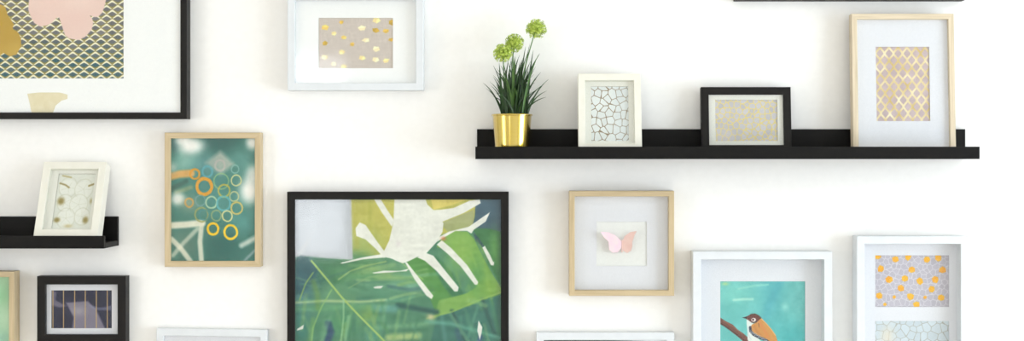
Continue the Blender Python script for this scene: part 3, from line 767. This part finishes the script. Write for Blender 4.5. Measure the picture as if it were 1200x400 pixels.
for k in range(125):
    if k < len(tips): tx, ty, dy = tips[k]
    else:
        tx = random.gauss(602, 11); tx = min(638, max(574, tx)); ty = random.uniform(66, 106) + abs(tx-604)*0.45; ty = min(ty, 112)
    a = random.uniform(0, 2*math.pi); rr = random.uniform(0, 0.030)
    base = Vector((rr*math.cos(a) + (tx-600)*kk*0.28, rr*math.sin(a)*0.9, hp-0.011))
    if math.hypot(base.x, base.y) > 0.033: base.x *= 0.033/math.hypot(base.x, base.y); base.y *= 0.033/math.hypot(base.x, base.y) if math.hypot(base.x, base.y) > 0.033 else 1
    tip = local(tx, ty, 0.0); tip.y = max(-0.055, min(0.05, base.y + random.uniform(-0.022, 0.022)))
    bend = Vector(((base.x-tip.x)*0.28, random.uniform(-0.006, 0.006), 0.012))
    blade(bm, base, tip, bend, random.uniform(0.0017, 0.0028), 0 if random.random() < 0.8 else 1)
obj('foliage', bm, [M['leaf'], M['leaf2']], root)

M['stem'] = noisy('stem_green', (60, 100, 40), (88, 130, 56), (60, 60, 60), 0.5)
M['bloom'] = noisy('bloom_lime', (140, 172, 48), (216, 230, 116), (160, 160, 160), 0.6)
def tube(pts, r0, r1, n=8):
    bm = bmesh.new(); prev = None; L = len(pts)
    for i, p in enumerate(pts):
        d = (pts[min(i+1, L-1)]-pts[max(i-1, 0)]).normalized(); s_ = d.cross(Vector((0, 1, 0))).normalized(); q = d.cross(s_)
        r_ = r0+(r1-r0)*i/(L-1)
        cur = [bm.verts.new(p+s_*r_*math.cos(2*math.pi*k/n)+q*r_*math.sin(2*math.pi*k/n)) for k in range(n)]
        if prev:
            for k in range(n): bm.faces.new((prev[k], prev[(k+1) % n], cur[(k+1) % n], cur[k]))
        else: bm.faces.new(cur[::-1])
        prev = cur
    bm.faces.new(prev)
    return bm
for (hx, hy, hr, hd, bx) in [(628.2, 34, 12.2, 0.0, 0.006), (602.5, 51, 11.6, 0.012, -0.004), (589.5, 62.5, 11.6, -0.012, -0.010)]:
    c0 = local(hx, hy, hd); b0 = Vector((bx, hd*0.4, hp-0.011))
    pts = []
    for i in range(13):
        t = i/12; ct = Vector((b0.x*0.6+c0.x*0.4-0.004, hd*0.7, (b0.z+c0.z)/2)); pts.append(b0*(1-t)**2+ct*2*t*(1-t)+(c0)*t*t)
    st = obj('flower_stem', tube(pts, 0.0016, 0.0011), M['stem'], root, True)
    R = hr*kk
    bm = bmesh.new()
    bmesh.ops.create_icosphere(bm, subdivisions=2, radius=R*0.30, matrix=Matrix.Translation(c0))
    N = 170
    for i in range(N):
        z = 1-2*(i+.5)/N; a = i*2.399963; s_ = math.sqrt(1-z*z)
        dv = Vector((s_*math.cos(a), s_*math.sin(a), z)) + Vector((random.gauss(0, .07), random.gauss(0, .07), random.gauss(0, .07))); dv.normalize()
        if dv.z < -0.45 and random.random() < 0.4: continue
        ln = R*random.uniform(0.72, 1.14)
        up = dv.cross(Vector((0.3, 0.5, 0.8))).normalized(); sd = dv.cross(up)
        p0 = c0+dv*R*0.25; p1 = c0+dv*ln*0.84
        w0 = R*0.03
        v0 = [bm.verts.new(p0+up*w0), bm.verts.new(p0-up*w0*.5+sd*w0), bm.verts.new(p0-up*w0*.5-sd*w0)]
        v1 = [bm.verts.new(p1+up*w0), bm.verts.new(p1-up*w0*.5+sd*w0), bm.verts.new(p1-up*w0*.5-sd*w0)]
        for k in range(3): bm.faces.new((v0[k], v0[(k+1) % 3], v1[(k+1) % 3], v1[k]))
        rp_ = random.uniform(0, 6.28); pr = R*random.uniform(0.14, 0.2)
        for k in range(5):
            b_ = rp_+k*2*math.pi/5
            dr = (up*math.cos(b_)+sd*math.sin(b_)); dn = (up*-math.sin(b_)+sd*math.cos(b_))
            q = [p1, p1+dr*pr*.55+dn*pr*.3+dv*pr*.35, p1+dr*pr+dv*pr*.75, p1+dr*pr*.55-dn*pr*.3+dv*pr*.35]
            bm.faces.new([bm.verts.new(v) for v in q])
    obj('flower_head', bm, M['bloom'], root)

# ------------------------------------------------------------------ the room
XL, XR, YB, ZC = -3.2, 3.8, -5.0, 2.75
def struct(name, bm, mat, parent=None):
    o = obj(name, bm, mat, parent)
    if parent is None: o['kind'] = 'structure'
    return o
def wall_with_hole(axis, pos, a0, a1, holes, th, outward, zc=ZC):
    """wall in the plane axis=pos running a0..a1, holes = (a0,a1,z0,z1) lists not overlapping in a"""
    bm = bmesh.new()
    xs = sorted({a0, a1, *[h[0] for h in holes], *[h[1] for h in holes]})
    p0, p1 = (pos, pos+outward*th) if outward > 0 else (pos-th, pos)
    def bx(u0, u1, z0, z1):
        if z1-z0 < 1e-6: return
        if axis == 'x': box(bm, p0, p1, u0, u1, z0, z1)
        else: box(bm, u0, u1, p0, p1, z0, z1)
    for i in range(len(xs)-1):
        h = [q for q in holes if q[0] <= xs[i]+1e-9 and q[1] >= xs[i+1]-1e-9]
        if h: bx(xs[i], xs[i+1], 0, h[0][2]); bx(xs[i], xs[i+1], h[0][3], zc)
        else: bx(xs[i], xs[i+1], 0, zc)
    return bm
struct('wall_front', wall_with_hole('y', 0, XL-.15, XR+.15, [], .15, 1), M['wall'])
K = 1 + (-YB)/D      # how far a reflection fans out by the rear wall
W1 = (-1.46, -0.966, H-0.57, H+0.61)
struct('wall_back', wall_with_hole('y', YB, XL-.15, XR+.15, [W1], .15, -1), M['room'])
GR = (-3.4, -1.0, 0.12, 2.2)
struct('wall_right', wall_with_hole('x', XR, YB, 0, [GR], .15, 1), M['room'])
GL = (-3.7, -1.9, 0.9, 2.2)
struct('wall_left', wall_with_hole('x', XL, YB, 0, [GL], .15, -1), M['room'])
bm = bmesh.new(); box(bm, XL-.15, XR+.15, YB-.15, .15, -.1, 0); struct('floor', bm, M['floor'])
bm = bmesh.new(); box(bm, XL-.15, XR+.15, YB-.15, .15, ZC, ZC+.1); struct('ceiling', bm, M['ceil'])
bm = bmesh.new(); box(bm, XL+.001, XR-.001, -.016, -.001, .001, .09, .003); struct('baseboard_front', bm, M['sash'])

def sash(name, axis, pos, a0, a1, z0, z1, bars, vert=True):
    bm = bmesh.new(); w = .03
    def bx(u0, u1, zz0, zz1):
        if axis == 'x': box(bm, pos+.04, pos+.09, u0, u1, zz0, zz1)
        else: box(bm, u0, u1, pos-.09, pos-.04, zz0, zz1)
    bx(a0, a0+w, z0, z1); bx(a1-w, a1, z0, z1); bx(a0+w, a1-w, z0, z0+w); bx(a0+w, a1-w, z1-w, z1)
    for b in bars: bx(b-w/2, b+w/2, z0+w, z1-w)
    struct(name, bm, M['sash'])
sash('window_1', 'x', XR, *GR, [-2.2])
sash('window_2', 'y', YB, *W1, [])
def sash_left():
    bm = bmesh.new(); a0, a1, z0, z1 = GL; w = .03
    for q in ((a0, a0+w, z0, z1), (a1-w, a1, z0, z1), (a0+w, a1-w, z0, z0+w), (a0+w, a1-w, z1-w, z1)): box(bm, XL-.09, XL-.04, *q)
    struct('window_3', bm, M['sash'])
sash_left()

def daylight(name, loc, rot, sx, sy, power, col):
    l = bpy.data.lights.new(name, 'AREA'); l.shape = 'RECTANGLE'; l.size = sx; l.size_y = sy; l.energy = power; l.color = col
    o = bpy.data.objects.new(name, l); COL.objects.link(o); o.location = loc; o.rotation_euler = rot
    return o
COOL = (0.80, 0.90, 1.0)
A = math.radians
daylight('daylight_right_window', (XR+.13, (GR[0]+GR[1])/2, (GR[2]+GR[3])/2), (A(90), 0, A(90)), GR[1]-GR[0], GR[3]-GR[2], 176, COOL)
daylight('daylight_left_window', (XL-.13, (GL[0]+GL[1])/2, (GL[2]+GL[3])/2), (A(90), 0, A(-90)), GL[1]-GL[0], GL[3]-GL[2], 43, (1.0, 0.97, 0.93))
a1 = (W1[1]-W1[0])*(W1[3]-W1[2])
daylight('daylight_back_window', ((W1[0]+W1[1])/2, YB-.13, (W1[2]+W1[3])/2), (A(90), 0, 0), W1[1]-W1[0], W1[3]-W1[2], 12, (0.93, 0.96, 1.0))

w = bpy.data.worlds.new('outside'); SC.world = w; w.use_nodes = True
w.node_tree.nodes['Background'].inputs[0].default_value = (0.7, 0.85, 1, 1); w.node_tree.nodes['Background'].inputs[1].default_value = 0.5

# ------------------------------------------------------------------ camera, view
cam = bpy.data.cameras.new('camera'); co = bpy.data.objects.new('camera', cam); COL.objects.link(co)
co.location = CAM; co.rotation_euler = (A(90), 0, 0)
cam.sensor_width = 36; cam.lens = 36*D/(1200*S)
cam.shift_x = (600-VX)/1200; cam.shift_y = -(200-VY)/1200
SC.camera = co
SC.view_settings.view_transform = 'Standard'; SC.view_settings.look = 'None'; SC.view_settings.gamma = 1
SC.view_settings.use_curve_mapping = False
SC.view_settings.exposure = -0.23
SC.cycles.max_bounces = 10; SC.cycles.diffuse_bounces = 6; SC.cycles.transparent_max_bounces = 16
SC.cycles.sample_clamp_indirect = 6
